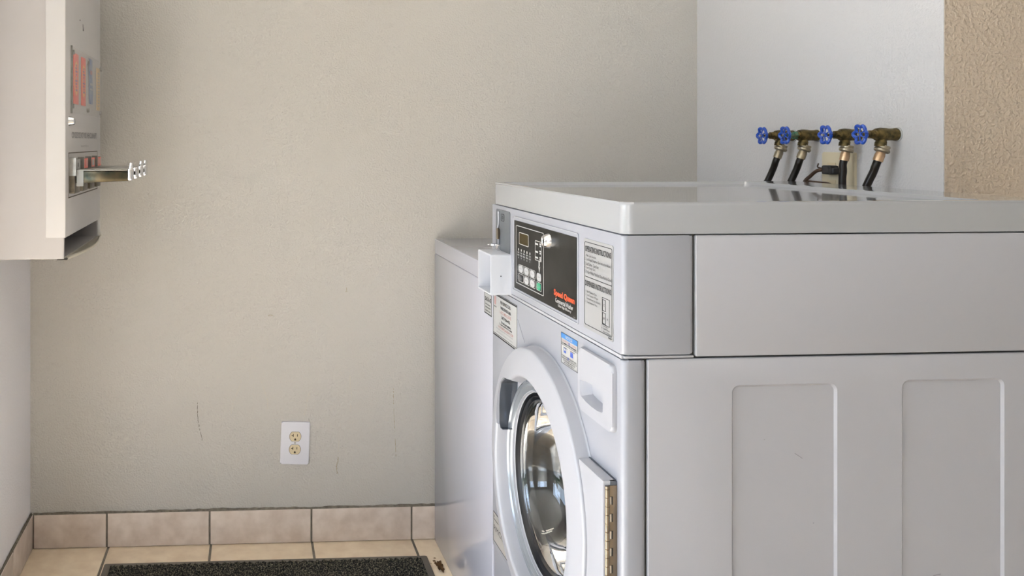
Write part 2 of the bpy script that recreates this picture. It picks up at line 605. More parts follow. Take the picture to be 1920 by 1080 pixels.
nb = Vector((-0.01815, -0.99984, 0))
skirting('baseboard_back', A, WD, nb, [0.009, 0.2216, 0.5208, 0.8208, 1.1195, 1.418, 1.717, 1.99])
dl = Vector((0.0098, -0.99995, 0)).normalized()
nl = Vector((0.99995, 0.0098, 0)).normalized()
skirting('baseboard_left', A, dl, nl, [0.0, 0.235, 0.5336, 0.8322, 0.915])
dr = (RE - CR).normalized()
nr = Vector((-0.99977, 0.0221, 0)).normalized()
skirting('baseboard_right', CR, dr, nr, [0.009, 0.30, 0.60, 0.90, 0.962])


# scuffs on the back wall, thin smears that follow the plaster
def wf(a, bb, hh):
    return A + WD * a + Vector((0, 0, bb)) + nb * hh


def scuff(points, wdt, m, name='scuff_mark', gaps=0.3, seed=1):
    rnd = random.Random(seed)
    b = N()
    P_ = bez([(p[0], p[1], 0) for p in points], 14)
    for i in range(len(P_) - 1):
        if rnd.random() < gaps:
            continue
        p, q = P_[i], P_[i + 1]
        d = (q - p).normalized()
        nn = Vector((-d.y, d.x, 0)) * wdt * (0.35 + 0.65 * rnd.random())
        j = (rnd.random() - 0.5) * wdt
        vs = [b.verts.new(wf(c.x + j, c.y, 0.0009)) for c in (p + nn, q + nn * 0.7, q - nn, p - nn * 0.8)]
        b.faces.new(vs)
    o = link(name, b, m, parent=wall_back)
    o['kind'] = 'structure'


S = [
    ([(0.485, 0.417), (0.485, 0.385), (0.488, 0.355), (0.499, 0.305)], 0.0011, 'scuff_dark', 0.15),
    ([(0.615, 0.488), (0.604, 0.45), (0.590, 0.42), (0.582, 0.365)], 0.0010, 'scuff_faint', 0.3),
    ([(0.669, 0.485), (0.680, 0.455), (0.690, 0.425), (0.692, 0.395)], 0.0012, 'scuff_faint', 0.2),
    ([(0.816, 0.445), (0.810, 0.425), (0.806, 0.40), (0.800, 0.375)], 0.0012, 'scuff_faint', 0.35),
    ([(0.935, 0.51), (0.937, 0.465), (0.940, 0.43), (0.937, 0.38)], 0.0012, 'scuff_faint', 0.3),
    ([(0.905, 0.34), (0.903, 0.30), (0.901, 0.265)], 0.0009, 'scuff_faint', 0.4),
    ([(0.901, 0.248), (0.899, 0.232), (0.896, 0.218), (0.8975, 0.199)], 0.0024, 'scuff_brown', 0.15),
    ([(1.066, 0.45), (1.067, 0.39), (1.070, 0.33), (1.074, 0.24)], 0.0011, 'scuff_brown', 0.35),
    ([(0.692, 0.670), (0.700, 0.673), (0.708, 0.670)], 0.0022, 'scuff_brown', 0.1),
    ([(0.596, 0.671), (0.604, 0.671)], 0.0012, 'scuff_faint', 0.2),
    ([(0.925, 0.752), (0.926, 0.745), (0.924, 0.739), (0.929, 0.741)], 0.0014, 'scuff_brown', 0.1),
    ([(0.541, 0.235), (0.541, 0.215), (0.539, 0.19)], 0.0009, 'scuff_faint', 0.4),
    ([(0.548, 0.60), (0.541, 0.585)], 0.0010, 'scuff_faint', 0.3),
    ([(0.826, 0.52), (0.832, 0.518)], 0.0010, 'scuff_faint', 0.3),
]
for i, (p, wd_, m, gp) in enumerate(S):
    scuff(p, wd_, M[m], gaps=gp, seed=i + 3)

# outside, for reflections: paving, hedge, pale building; rear block added to cut low sky
b = N()
box(b, -16, -3.1, -10, 10, -0.2, -0.05)
box(b, -16, 8, -14, -2.3, -0.2, -0.051)
tag(link('paving', b, M['concrete']), 'grey concrete paving outside the open doorway', 'paving')
b = N()
box(b, -14, -13, -9, 9, -0.049, 2.7)
box(b, -13, 9, -13.5, -12.5, -0.049, 4.0)  # rear block, unseen, added to keep low sky off the upper back wall
tag(link('building', b, M['stucco']), 'tan stucco building across the paving, plus an unseen rear block added to cut low sky', 'building')
b = N()
for k in range(16):
    t = N()
    bmesh.ops.create_icosphere(t, subdivisions=3, radius=0.65)
    for v in t.verts:
        v.co *= 1 + 0.25 * noise.noise(v.co * 5 + Vector((k, 0, 0)))
    for v in t.verts:
        v.co.z = max(v.co.z, -0.595)
    merge(b, t, 0, Matrix.Translation((-9.2 + random.random() * .4, -6 + k * 0.8, 0.55)))
tag(link('hedge', b, M['hedge']), 'dark green clipped hedge in front of the tan building', 'hedge')

# ceiling lamp above the machines, a narrow tube fixture
lamp = thing('ceiling_light', 'narrow strip lamp on the ceiling above the machines', 'ceiling light', (0.45, 1.66, CEIL))
b = N()
box(b, -0.62, 0.62, -0.06, 0.06, -0.03, -0.001, 0.005)
link('housing', b, M['plastic_white'], lamp)
b = N()
box(b, -0.60, 0.60, -0.035, 0.035, -0.065, -0.031, 0.01)
link('diffuser', b, M['lamp_diffuser'], lamp)

# ================================================================ front loading washing machine
XF, YN = 0.5735, 1.2772
WID, DEP = 0.683, 0.705
wash = thing('washing_machine', 'large white front loading washing machine with round door and black control panel', 'washing machine', (XF, YN, 0))
F = lambda v, z, h: Vector((-h, v, z))          # front face: v away from camera, z up, h outwards
SD = lambda u, z, h: Vector((u, -h, z))         # near side face
TP = lambda u, v, h: Vector((u, v, h))          # plan

DV, DZ = 0.340, 0.537                            # door centre
# inner chassis, dark, seen only in the seams
b = N()
box(b, 0.012, DEP - 0.02, 0.006, WID - 0.006, 0.03, 1.05)
cy = N()
lathe(cy, [(0, -0.6), (0.235, -0.6), (0.235, 0.03), (0, 0.03)], lambda p, q, h: Vector((-h, DV + p, DZ + q)), 48)
link('chassis', cut(b, [cy]), M['dark_gap'], wash)
# front panel: wraps round both corners, round opening
b = N()
prism(b, rr(0.0, 0.0368, 0.0, WID, 0.009), TP, 0.2785, 0.8575, bev=0.004, both=True)
cy = N()
lathe(cy, [(0, -0.1), (0.225, -0.1), (0.225, 0.1), (0, 0.1)], lambda p, q, h: Vector((-h, DV + p, DZ + q)), 96)
dr_cut = N()
prism(dr_cut, rr(0.0245, 0.1525, 0.742, 0.841, 0.010), F, -0.02, 0.05)
fp = cut(b, [cy, dr_cut])
link('front_panel', fp, M['enamel'], wash)
b = N()
prism(b, rr(0.004, 0.035, 0.0, WID, 0.009), TP, 0.02, 0.2745, bev=0.003, both=True)
link('kick_panel', b, M['enamel'], wash)
b = N()
box(b, 0.002, 0.0335, 0.003, WID - 0.003, 0.2745, 0.2785)
link('seam_strip', b, M['plastic_white'], wash)
# control housing
b = N()
prism(b, rr(0.0, 0.1105, 0.0, WID, 0.007), TP, 0.8655, 1.0445, bev=0.003, both=True)
hs = link('control_housing', b, M['enamel'], wash)
b = N()
box(b, 0.003, 0.1105, 0.001, WID - 0.001, 0.8600, 0.8636, 0.001)
box(b, 0.0003, 0.004, 0.006, WID - 0.006, 0.8590, 0.8640, 0.0005)
link('housing_ledge', b, M['enamel_side'], wash)
# raised rim lines on the control housing
b = N()
frame_line(b, F, 0.170, 0.5265, 0.8765, 1.0305, 0.005, 0.0016, 0.0, 0.0016)
link('fascia_rim', b, M['plastic_white'], hs)


# near side sheet with two pressed recesses
def side_sheet(u0, u1, z0, z1, recess):
    b = N()
    prism(b, rr(u0, u1, z0, z1, 0.003, 3), SD, -0.012, 0.0, bev=0.0022, seg=3)
    cs = []
    for a0, a1, c0, c1 in recess:
        k = N()
        outer = rr(a0 - 0.0035, a1 + 0.0035, c0 - 0.0035, c1 + 0.0035, 0.012)
        inner = rr(a0, a1, c0, c1, 0.009)
        sc_ = 1.0
        prism(k, [(a + (a - p) * 0.5, bb + (bb - q) * 0.5) for (a, bb), (p, q) in zip(outer, inner)], SD, -0.0035, 0.00175, taper=inner)
        cs.append(k)
    return cut(b, cs) if cs else b


link('side_panel', side_sheet(0.0385, DEP - 0.004, 0.02, 0.8585, [(0.173, 0.333, 0.12, 0.814), (0.444, 0.604, 0.12, 0.8165)]), M['enamel_side'], wash, smooth=20)
link('upper_side_panel', side_sheet(0.1130, DEP - 0.004, 0.8615, 1.0445, []), M['enamel_side'], wash, smooth=20)
b = N()
box(b, 0.0385, DEP - 0.004, WID - 0.012, WID, 0.02, 1.0445, 0.002)
link('side_panel', b, M['enamel_side'], wash)
b = N()
box(b, DEP - 0.016, DEP - 0.006, 0.013, WID - 0.013, 0.03, 1.0445, 0.002)
link('back_panel', b, M['steel'], wash)
for u in (0.04, 0.62):
    for v in (0.05, 0.60):
        b = N()
        lathe(b, [(0, 0), (0.02, 0), (0.02, 0.012), (0.008, 0.014), (0.008, 0.03), (0, 0.03)], lambda p, q, h: Vector((u + p, v + q, h)), 20)
        link('foot', b, M['black'], wash)
# lid with a shallow pan and a flat ledge at the back
b = N()
prism(b, rr(0.001, DEP, 0.0, WID - 0.012, 0.016), TP, 1.0465, 1.0945, bev=0.006, seg=4)
k = N()
prism(k, rr(0.012, 0.5875, 0.010, WID - 0.026, 0.02), TP, 1.0885, 1.0975, taper=rr(0.018, 0.5845, 0.016, WID - 0.034, 0.016))
link('lid', cut(b, [k]), M['lid'], wash)

# coin chute: square open box on the housing
b = N()
T_ = 0.0035
prism(b, rr(0.5405, 0.6400, 0.8615, 0.9475, 0.004), F, -0.002, 0.0435, bev=0.001)
k = N()
prism(k, rr(0.5405 + T_, 0.6400 - T_, 0.8615 + T_, 0.9475 - T_, 0.002), F, 0.004, 0.06)
coin = link('coin_box', cut(b, [k]), M['coin_white_lit'], wash)
b = N()
prism(b, [(math.cos(t) * 0.0014 + 0.022, math.sin(t) * 0.0014 + 0.902) for t in [i * math.pi / 5 for i in range(10)]], lambda a, bb, h: Vector((-a, 0.5405 - h, bb)), -0.0005, 0.0003)
link('rivet_hole', b, M['ink'], coin)
# grey coin plate with its rod, latch and ring
b = N()
prism(b, rr(0.546, 0.6465, 0.947, 1.0365, 0.007), F, 0.0, 0.0012)
plate = link('coin_plate', b, M['grey_plate'], wash)
b = N()
tube(b, bez([F(0.620, 1.0325, 0.003), F(0.6195, 1.010, 0.003), F(0.6225, 1.0, 0.003), F(0.627, 0.993, 0.003), F(0.622, 0.985, 0.003), F(0.6215, 0.960, 0.003)], 6), 0.0021, 10)
link('rod', b, M['plastic_white'], plate)
b = N()
prism(b, rr(0.6145, 0.631, 0.979, 0.993, 0.002), F, 0.001, 0.006, bev=0.001)
box(b, -0.009, -0.003, 0.613, 0.621, 0.972, 0.996, 0.001)
link('latch', b, M['hinge'], plate)
b = N()
lathe(b, [(0.0065, 0.0), (0.0095, 0.0), (0.0095, 0.003), (0.0065, 0.003)], lambda p, q, h: Vector((-0.012 + p, 0.628 + q, 0.957 + h)), 24, closed=True)
tube(b, [F(0.627, 0.9585, 0.016), F(0.632, 0.9585, 0.024)], 0.0012, 8)
prism(b, rr(0.607, 0.620, 0.946, 0.9605, 0.002), F, 0.0, 0.009, bev=0.001)
link('ring_catch', b, M['chrome'], plate)
b = N()
frame_line(b, F, 0.5850, 0.6080, 1.0125, 1.0285, 0.004, 0.0012, 0.0010, 0.0016)
text(b, F, '10', 0.6020, 0.5910, 1.0165, 1.0245, 0.0016, 0.03)
link('lettering', b, M['ink'], plate)

# black control panel
b = N()
prism(b, rr(0.179, 0.5155, 0.8825, 1.0225, 0.002), F, 0.0, 0.0011)
cp = link('control_panel', b, M['black_panel'], wash)
H1 = 0.0014
b = N()
frame_line(b, F, 0.3385, 0.5035, 0.8945, 1.0135, 0.004, 0.0013, 0.0010, H1)
frame_line(b, F, 0.4255, 0.4835, 0.9765, 1.0008, 0.003, 0.0011, 0.0010, H1 + .0001)
# cycle light window and its arrow
frame_line(b, F, 0.3516, 0.3870, 0.9568, 0.9950, 0.003, 0.0011, 0.0010, H1)
for z in (0.9885, 0.9735, 0.9625):
    rect(b, F, 0.3705, 0.3850, z - 0.0016, z + 0.0016, 0.0010, H1)
for z, l in ((0.9905, 0.008), (0.9865, 0.006), (0.9765, 0.009), (0.9725, 0.007), (0.9645, 0.008), (0.9605, 0.008)):
    rect(b, F, 0.3575 - l / 2, 0.3575 + l / 2, z - 0.0014, z + 0.0014, 0.0010, H1)
rect(b, F, 0.3615, 0.3663, 0.9475, 0.9568, 0.0010, H1)
prism(b, [(0.3590, 0.9475), (0.3634, 0.9350), (0.3680, 0.9475), (0.3640, 0.9445)], F, 0.0010, H1)
# status marks under the display
for i, wrd in enumerate(('INSERT', 'WASH', 'RINSE', 'SPIN', 'LOCK')):
    v = 0.4878 - 0.01765 * i
    rect(b, F, v - 0.0018, v + 0.0018, 0.9625, 0.9670, 0.0010, H1)
    for r_ in range(3):
        wd2 = (0.0050, 0.0056, 0.0020)[r_]
        text(b, F, wrd[:(3, 4, 6)[r_]], v + wd2, v - wd2, 0.9572 - r_ * 0.0052, 0.9606 - r_ * 0.0052, H1, 0.03)
link('printed_lines', b, M['ink_white'], cp)
b = N()
prism(b, rr(0.427, 0.482, 0.978, 0.9994, 0.002), F, 0.0010, 0.0013)
link('display', b, M['lcd'], cp)


def key_button(v, z, m, wd_=0.0155, hh=0.0085, cap='OK', dark=True, fr=True):
    b = N()
    if fr:
        frame_line(b, F, v - wd_, v + wd_, z - hh, z + hh, 0.003, 0.0009, 0.0010, H1, mi=1)
    prism(b, rr(v - wd_ + 0.004, v + wd_ - 0.003, z - hh + 0.0016, z + hh - 0.0016, 0.006), F, 0.0010, 0.0020, bev=0.0004, mi=0)
    if cap:
        text(b, F, cap, v + wd_ * 0.45, v - wd_ * 0.5, z - 0.0012, z + 0.0014, 0.0022, 0.0, mi=2)
    link('button', b, [m, M['ink_white'], M['ink_grey']], cp)


for v, cap in ((0.4712, 'HOT'), (0.4366, 'WARM'), (0.4013, 'COLD')):
    key_button(v, 0.9272, M['button'], hh=0.0082, cap=cap)
for v, cap in ((0.4366, 'PERM'), (0.4013, 'DELIC')):
    key_button(v, 0.9085, M['button'], hh=0.0082, cap=cap)
key_button(0.4712, 0.9085, M['black'], hh=0.0082, cap='')
key_button(0.3639, 0.9266, M['button'], wd_=0.0150, hh=0.0092, cap='LIGHT', fr=False)
key_button(0.3650, 0.9088, M['green'], wd_=0.0140, hh=0.0082, cap='START')
b = N()
text(b, F, 'NORMAL', 0.494, 0.486, 0.921, 0.932, H1)
text(b, F, 'HEAVY', 0.494, 0.486, 0.904, 0.916, H1)
link('lettering', b, M['ink_grey'], cp)
b = N()
text(b, F, 'Speed Queen', 0.2845, 0.1860, 0.9040, 0.9185, H1, 0.035)
link('lettering', b, M['ink_red'], cp)
b = N()
text(b, F, 'Commercial Washer', 0.2775, 0.1930, 0.8955, 0.9035, H1, 0.02)
text(b, F, 'Ultra High Efficiency', 0.2640, 0.2020, 0.8885, 0.8940, H1, 0.02)
text(b, F, '90123', 0.1905, 0.1830, 0.8842, 0.8862, H1)
link('lettering', b, M['ink_white'], cp)
# keyed lock
b = N()
KL = lambda p, q, h: F(0.3125 + p, 1.0015 + q, h)
lathe(b, [(0.0, 0.0), (0.0148, 0.0), (0.0144, 0.0022), (0.0106, 0.0112), (0.0096, 0.0122), (0.0084, 0.0120), (0.0078, 0.0110), (0.0, 0.0110)], KL, 40)
lk = link('key_lock', b, M['chrome'], wash)
b = N()
box(b, -0.0117, -0.0109, 0.3118, 0.3132, 0.9985, 1.0045)
link('keyhole', b, M['ink'], lk)

# instruction label
b = N()
prism(b, rr(0.0325, 0.1475, 0.8775, 1.0255, 0.004), F, 0.0, 0.0007)
il = link('instruction_label', b, M['label_grey'], wash)
h = 0.0011
b = N()
frame_line(b, F, 0.0365, 0.1440, 0.8835, 1.0205, 0.004, 0.0009, 0.0007, h)
rect(b, F, 0.0370, 0.1435, 0.9625, 0.9635, 0.0007, h)
text(b, F, 'OPERATING INSTRUCTIONS', 0.1410, 0.0400, 1.0045, 1.0140, h, 0.02)
text(b, F, '1.  Make Cycle Selection.', 0.1425, 0.0960, 0.9955, 1.0005, h)
text(b, F, '2.  Load Supply Dispenser (See Instructions Below).', 0.1425, 0.0400, 0.9885, 0.9945, h)
text(b, F, '3.  Load Clothes - Close Door.', 0.1425, 0.0860, 0.9820, 0.9870, h)
text(b, F, '4.  Insert Coin(s) / Card.', 0.1425, 0.0990, 0.9755, 0.9805, h)
text(b, F, '5.  To Start Washer Push Start; Door Must be Closed.', 0.1425, 0.0375, 0.9680, 0.9740, h)
text(b, F, 'DISPENSER INSTRUCTIONS', 0.1410, 0.0400, 0.9480, 0.9570, h, 0.02)
text(b, F, '1.  Open Dispenser Door.', 0.1400, 0.0930, 0.9365, 0.9410, h)
text(b, F, '2.  Load Supplies in Proper', 0.1400, 0.0880, 0.9310, 0.9355, h)
text(b, F, 'Compartment (as indicated).', 0.1355, 0.0790, 0.9250, 0.9300, h)
text(b, F, '3.  Close Dispenser Door.', 0.1400, 0.0910, 0.9195, 0.9240, h)
frame_line(b, F, 0.0455, 0.0735, 0.8975, 0.9400, 0.0003, 0.0008, 0.0007, h)
frame_line(b, F, 0.0600, 0.0720, 0.9190, 0.9370, 0.0003, 0.0007, 0.0007, h)
frame_line(b, F, 0.0600, 0.0720, 0.8990, 0.9165, 0.0003, 0.0007, 0.0007, h)
text(b, F, 'C', 0.0675, 0.0640, 0.9265, 0.9300, h, 0.04)
text(b, F, 'B', 0.0675, 0.0640, 0.9060, 0.9095, h, 0.04)
text(b, F, 'A', 0.0545, 0.0510, 0.9070, 0.9105, h, 0.04)
text(b, F, 'A. Detergent', 0.0755, 0.0500, 0.8940, 0.8972, h)
text(b, F, 'B. Liquid Bleach', 0.0755, 0.0435, 0.8895, 0.8930, h)
text(b, F, 'C. Fabric Softener', 0.0755, 0.0395, 0.8850, 0.8885, h)
text(b, F, '90124', 0.0500, 0.0380, 0.8797, 0.8822, h, 0.05)
link('lettering', b, M['ink'], il)

# service label
b = N()
rect(b, F, 0.499, 0.667, 0.7535, 0.8475, 0.0, 0.0007)
sv = link('service_label', b, M['label_white'], wash)
b = N()
frame_line(b, F, 0.499, 0.667, 0.7535, 0.8475, 0, 0.0009, 0.0007, h)
rect(b, F, 0.500, 0.666, 0.8430, 0.8458, 0.0007, h)
rect(b, F, 0.500, 0.666, 0.7580, 0.7590, 0.0007, h)
rect(b, F, 0.515, 0.666, 0.7535, 0.7560, 0.0007, h)
text(b, F, 'FOR SERVICE CALL', 0.613, 0.541, 0.8300, 0.8370, h, 0.02)
text(b, F, 'WEB SERVICE LINE', 0.613, 0.541, 0.8185, 0.8250, h, 0.02)
text(b, F, '1-877-924-4922', 0.606, 0.545, 0.7985, 0.8050, h, 0.02)
text(b, F, 'Or visit our website', 0.608, 0.541, 0.7885, 0.7940, h, 0.02)
text(b, F, 'To place service this or refund', 0.620, 0.532, 0.7825, 0.7880, h, 0.02)
text(b, F, 'MACS', 0.660, 0.642, 0.8165, 0.8195, h, 0.03)
link('lettering', b, M['ink'], sv)
b = N()
text(b, F, 'When calling, please have the number of the machine', 0.645, 0.526, 0.7700, 0.7745, h)
text(b, F, 'and location that is served by our company', 0.642, 0.528, 0.7625, 0.7670, h)
link('lettering', b, M['ink_grey'], sv)
b = N()
text(b, F, '1-877-MACLINE', 0.618, 0.538, 0.8085, 0.8155, h, 0.02)
text(b, F, 'WWW.MACLAUNDRY.COM', 0.630, 0.524, 0.7755, 0.7812, h, 0.02)
link('lettering', b, M['ink_pink'], sv)
b = N()
prism(b, rr(0.647, 0.659, 0.822, 0.841, 0.005), F, 0.0007, h)
link('logo_mark', b, M['ink_pink'], sv)

# blue and white notice
b = N()
rect(b, F, 0.174, 0.250, 0.7935, 0.8475, 0.0, 0.0007)
nt = link('notice_label', b, M['label_white'], wash)
b = N()
frame_line(b, F, 0.174, 0.250, 0.7935, 0.8475, 0, 0.0006, 0.0007, h)
rect(b, F, 0.1745, 0.2495, 0.8265, 0.8270, 0.0007, h)
for i, (s, a0, a1) in enumerate((('HE COMMERCIAL WASH PERFORMANCE', 0.247, 0.178),)):
    text(b, F, s, a0, a1, 0.8285, 0.8313, h, 0.02)
for i, (s, a0, a1) in enumerate((('IF USING HE DETERGENT ADD', 0.246, 0.179), ('REGULAR DETERGENT USE ONLY 1/4', 0.246, 0.178), ('OF THE NORMAL AMOUNT FOR', 0.240, 0.184), ('BEST WASHING RESULTS', 0.236, 0.189))):
    text(b, F, s, a0, a1, 0.8065 - i * 0.0037, 0.8092 - i * 0.0037, h, 0.02)
text(b, F, '91234', 0.186, 0.176, 0.7948, 0.7965, h)
rect(b, F, 0.220, 0.239, 0.8228, 0.8233, 0.0007, h)
rect(b, F, 0.187, 0.209, 0.8228, 0.8233, 0.0007, h)
link('lettering', b, M['ink'], nt)
b = N()
rect(b, F, 0.1745, 0.2495, 0.8380, 0.8472, 0.0007, h - .0001)
link('blue_band', b, M['ink_blue'], nt)
b = N()
text(b, F, 'NOTICE', 0.228, 0.197, 0.8398, 0.8455, h + .0002, 0.02)
link('lettering', b, M['ink_white'], nt)
b = N()
text(b, F, 'HIGH EFFICIENCY DETERGENT', 0.246, 0.180, 0.8325, 0.8355, h, 0.03)
lathe(b, [(0.0095, 0.0008), (0.0088, 0.0008)], lambda p, q, hh: F(0.200 + p, 0.8175 + q * 0.8, hh), 24)
link('lettering', b, M['ink_pink'], nt)
b = N()
rect(b, F, 0.2275, 0.2370, 0.8140, 0.8175, 0.0007, h)
frame_line(b, F, 0.2270, 0.2375, 0.8138, 0.8222, 0, 0.0006, 0.0007, h)
rect(b, F, 0.1945, 0.2065, 0.8130, 0.8215, 0.0007, h)
lathe(b, [(0.0, h), (0.0025, h)], lambda p, q, hh: F(0.212 + p, 0.8340 + q, hh), 16)
lathe(b, [(0.0, h), (0.0025, h)], lambda p, q, hh: F(0.2165 + p, 0.8075 + q, hh), 16)
link('measuring_cup_print', b, M['ink_navy'], nt)

# lower left label
b = N()
rect(b, F, 0.550, 0.667, 0.290, 0.3555, 0.0, 0.0007)
rl = link('rating_label', b, M['label_tan'], wash)
b = N()
frame_line(b, F, 0.550, 0.667, 0.290, 0.3555, 0, 0.0010, 0.0007, h)
rect(b, F, 0.630, 0.664, 0.3390, 0.3400, 0.0007, h)
text(b, F, 'RMCO', 0.661, 0.590, 0.316, 0.328, h, 0.0)
text(b, F, '1', 0.662, 0.658, 0.343, 0.349, h)
link('lettering', b, M['ink'], rl)

# detergent drawer
b = N()
prism(b, rr(0.0200, 0.1565, 0.7410, 0.8440, 0.011), F, -0.012, 0.0075, bev=0.0045, seg=4)
k = N()
op_ = [(0.0495, 0.7602), (0.0560, 0.7575), (0.0760, 0.7550), (0.1000, 0.7548), (0.1250, 0.7565), (0.1485, 0.7605), (0.1530, 0.7700), (0.1541, 0.7903), (0.1250, 0.7958), (0.0995, 0.7972), (0.0760, 0.7965), (0.0576, 0.7940), (0.0495, 0.7890)]
prism(k, op_, F, -0.0100, 0.02, taper=[(0.1018 + (v_ - 0.1018) * 0.72, 0.777 + (z_ - 0.777) * 0.62 + 0.002) for v_, z_ in op_])
dw = link('detergent_drawer', cut(b, [k]), M['plastic_white'], wash, smooth=40)
b = N()
box(b, -0.0070, -0.0060, 0.0975, 0.1000, 0.8385, 0.8410)
link('chip_mark', b, M['ink'], dw)

# scratches on the front and side
b = N()
tube(b, [F(0.496, 0.820, 0.0002), F(0.452, 0.782, 0.0002)], 0.0004, 5)
link('scratch', b, M['ink_grey'], wash)
for (u, z, du, dz) in ((0.271, 0.711, 0.012, -0.008), (0.222, 0.733, 0.0015, 0), (0.300, 0.604, 0.0015, 0), (0.190, 0.510, 0.010, 0.0), (0.168, 0.509, 0.001, 0.001), (0.494, 0.5170, 0.012, 0.002), (0.474, 0.493, 0.006, 0.003)):
    b = N()
    tube(b, [SD(u, z, -0.0034 if 0.173 < u < 0.333 or 0.444 < u < 0.604 else 0.0001), SD(u + du, z + dz + 1e-5, -0.0034 if 0.173 < u < 0.333 or 0.444 < u < 0.604 else 0.0001)], 0.00045, 5)
    link('scratch', b, M['ink_grey'], wash)

# ---- the door
DO = lambda p, q, h: Vector((-h, DV + p, DZ + q))
b = N()
ring = [(0.2590, 0.0005), (0.2572, 0.0015), (0.2565, 0.004), (0.2556, 0.0225), (0.2550, 0.0242), (0.2535, 0.0256), (0.2515, 0.0264), (0.246, 0.0275), (0.236, 0.0295), (0.225, 0.0315), (0.214, 0.0335),
        (0.207, 0.0345), (0.2035, 0.0342), (0.2010, 0.0330), (0.1995, 0.0305), (0.1980, 0.024), (0.1955, 0.012), (0.1945, 0.004), (0.1945, -0.012), (0.224, -0.012), (0.224, 0.0005)]
lathe(b, ring, DO, 128, closed=True)
PK = [(0.100, 0.050), (0.1860, 0.050), (0.1930, 0.060), (0.1940, 0.094), (0.1910, 0.120), (0.1800, 0.1480), (0.1520, 0.1660), (0.100, 0.1740)]
k2 = N()
prism(k2, PK, DO, 0.001, 0.06)
door_p = link('door', cut(b, [k2]), M['plastic_white'], wash, smooth=50)
# dark cup of the grip pocket, open towards the glass
b = N()
prism(b, [(p * 0.999, q) for p, q in PK[1:7]] + [(0.160, 0.100), (0.170, 0.052)], DO, 0.0012, 0.0275)
k = N()
prism(k, [(0.10, 0.0525), (0.1850, 0.0525), (0.1907, 0.061), (0.1917, 0.093), (0.1888, 0.1185), (0.1780, 0.1460), (0.1500, 0.1630), (0.10, 0.1680)], DO, 0.003, 0.06)
link('door_handle', cut(b, [k]), M['bezel_dark'], door_p)
# grey bezel, bright bead and gasket, then the glass bowl
b = N()
lathe(b, [(0.1950, 0.0095), (0.190, 0.0125), (0.187, 0.0095), (0.183, 0.0105), (0.1785, 0.0075), (0.175, 0.004)], DO, 128)
link('bezel', b, M['bezel'], door_p)
b = N()
lathe(b, [(0.175, 0.004), (0.1740, 0.0030), (0.1732, 0.0065), (0.1720, 0.0065), (0.1712, 0.002), (0.170, 0.001)], DO, 128)
link('bead', b, M['plastic_white'], door_p)
b = N()
lathe(b, [(0.170, 0.001), (0.168, -0.006), (0.164, -0.002), (0.160, -0.012), (0.158, -0.006), (0.154, -0.010), (0.152, -0.030)], DO, 128)
link('gasket', b, M['rubber'], door_p)
b = N()
bowl = [(0.156, -0.006), (0.151, -0.010), (0.147, -0.024), (0.140, -0.045), (0.128, -0.064), (0.110, -0.078), (0.085, -0.087), (0.05, -0.092), (0.0, -0.094)]
inner = [(r * 0.965, h_ - 0.0045) for r, h_ in bowl[::-1]]
lathe(b, bowl + [(0.0, -0.099)] + inner[1:] + [(0.156, -0.006)], DO, 96)
link('glass_bowl', b, M['glass'], door_p, smooth=80)
b = N()
lathe(b, [(0.232, -0.035), (0.232, -0.46), (0.0, -0.46)], DO, 96)
link('drum', b, M['drum'], wash)
b = N()
lathe(b, [(0.222, 0.0), (0.205, -0.012), (0.185, -0.02), (0.178, -0.03), (0.232, -0.036)], DO, 96)
link('boot_seal', b, M['rubber'], wash)
# hinge block and piano hinge
b = N()
arc = [(DV - 0.2575 * math.cos(t), DZ + 0.2575 * math.sin(t)) for t in [math.radians(a) for a in range(-31, 32, 3)]]
pts = [(0.0215, 0.405), (arc[0][0] + 0.004, 0.405)] + arc + [(arc[-1][0] + 0.004, 0.6700), (0.0215, 0.6700)]
prism(b, pts, F, 0.0005, 0.0215, bev=0.0015)
hb = link('hinge_block', b, M['plastic_white'], wash)
b = N()
NS = lambda u, z, hh: Vector((u, 0.0215 - hh, z))
prism(b, rr(-0.0125, 0.0, 0.412, 0.6635, 0.0005), NS, 0.0, 0.0016)
pz = 0.412
i = 0
while pz < 0.66:
    z1 = min(pz + 0.0128, 0.6635)
    tube(b, [(-0.0158, 0.0190, pz + 0.0003), (-0.0158, 0.0190, z1 - 0.0003)], 0.0036, 14)
    pz += 0.0130
link('piano_hinge', b, M['hinge'], hb)
b = N()
for i in range(10):
    z = 0.6470 - i * 0.026
    rect(b, NS, -0.0095, -0.0065, z - 0.0125, z, 0.0015, 0.0019)
link('hinge_slots', b, M['dark_gap'], hb)
b = N()
for i in range(10):
    z = 0.6470 - i * 0.026
    rect(b, NS, -0.0118, -0.0095, z - 0.0120, z - 0.0005, 0.0015, 0.0026)
link('hinge_tabs', b, M['chrome'], hb)
b = N()
box(b, -0.0030, -0.0003, 0.0225, 0.125, 0.6702, 0.6712)  # dark strip and wedge, coloured in for the shaded gap at the block's edge
box(b, -0.0100, -0.0003, 0.0195, 0.026, 0.6640, 0.6700)
link('gap_shade', b, M['bezel_dark'], hb)

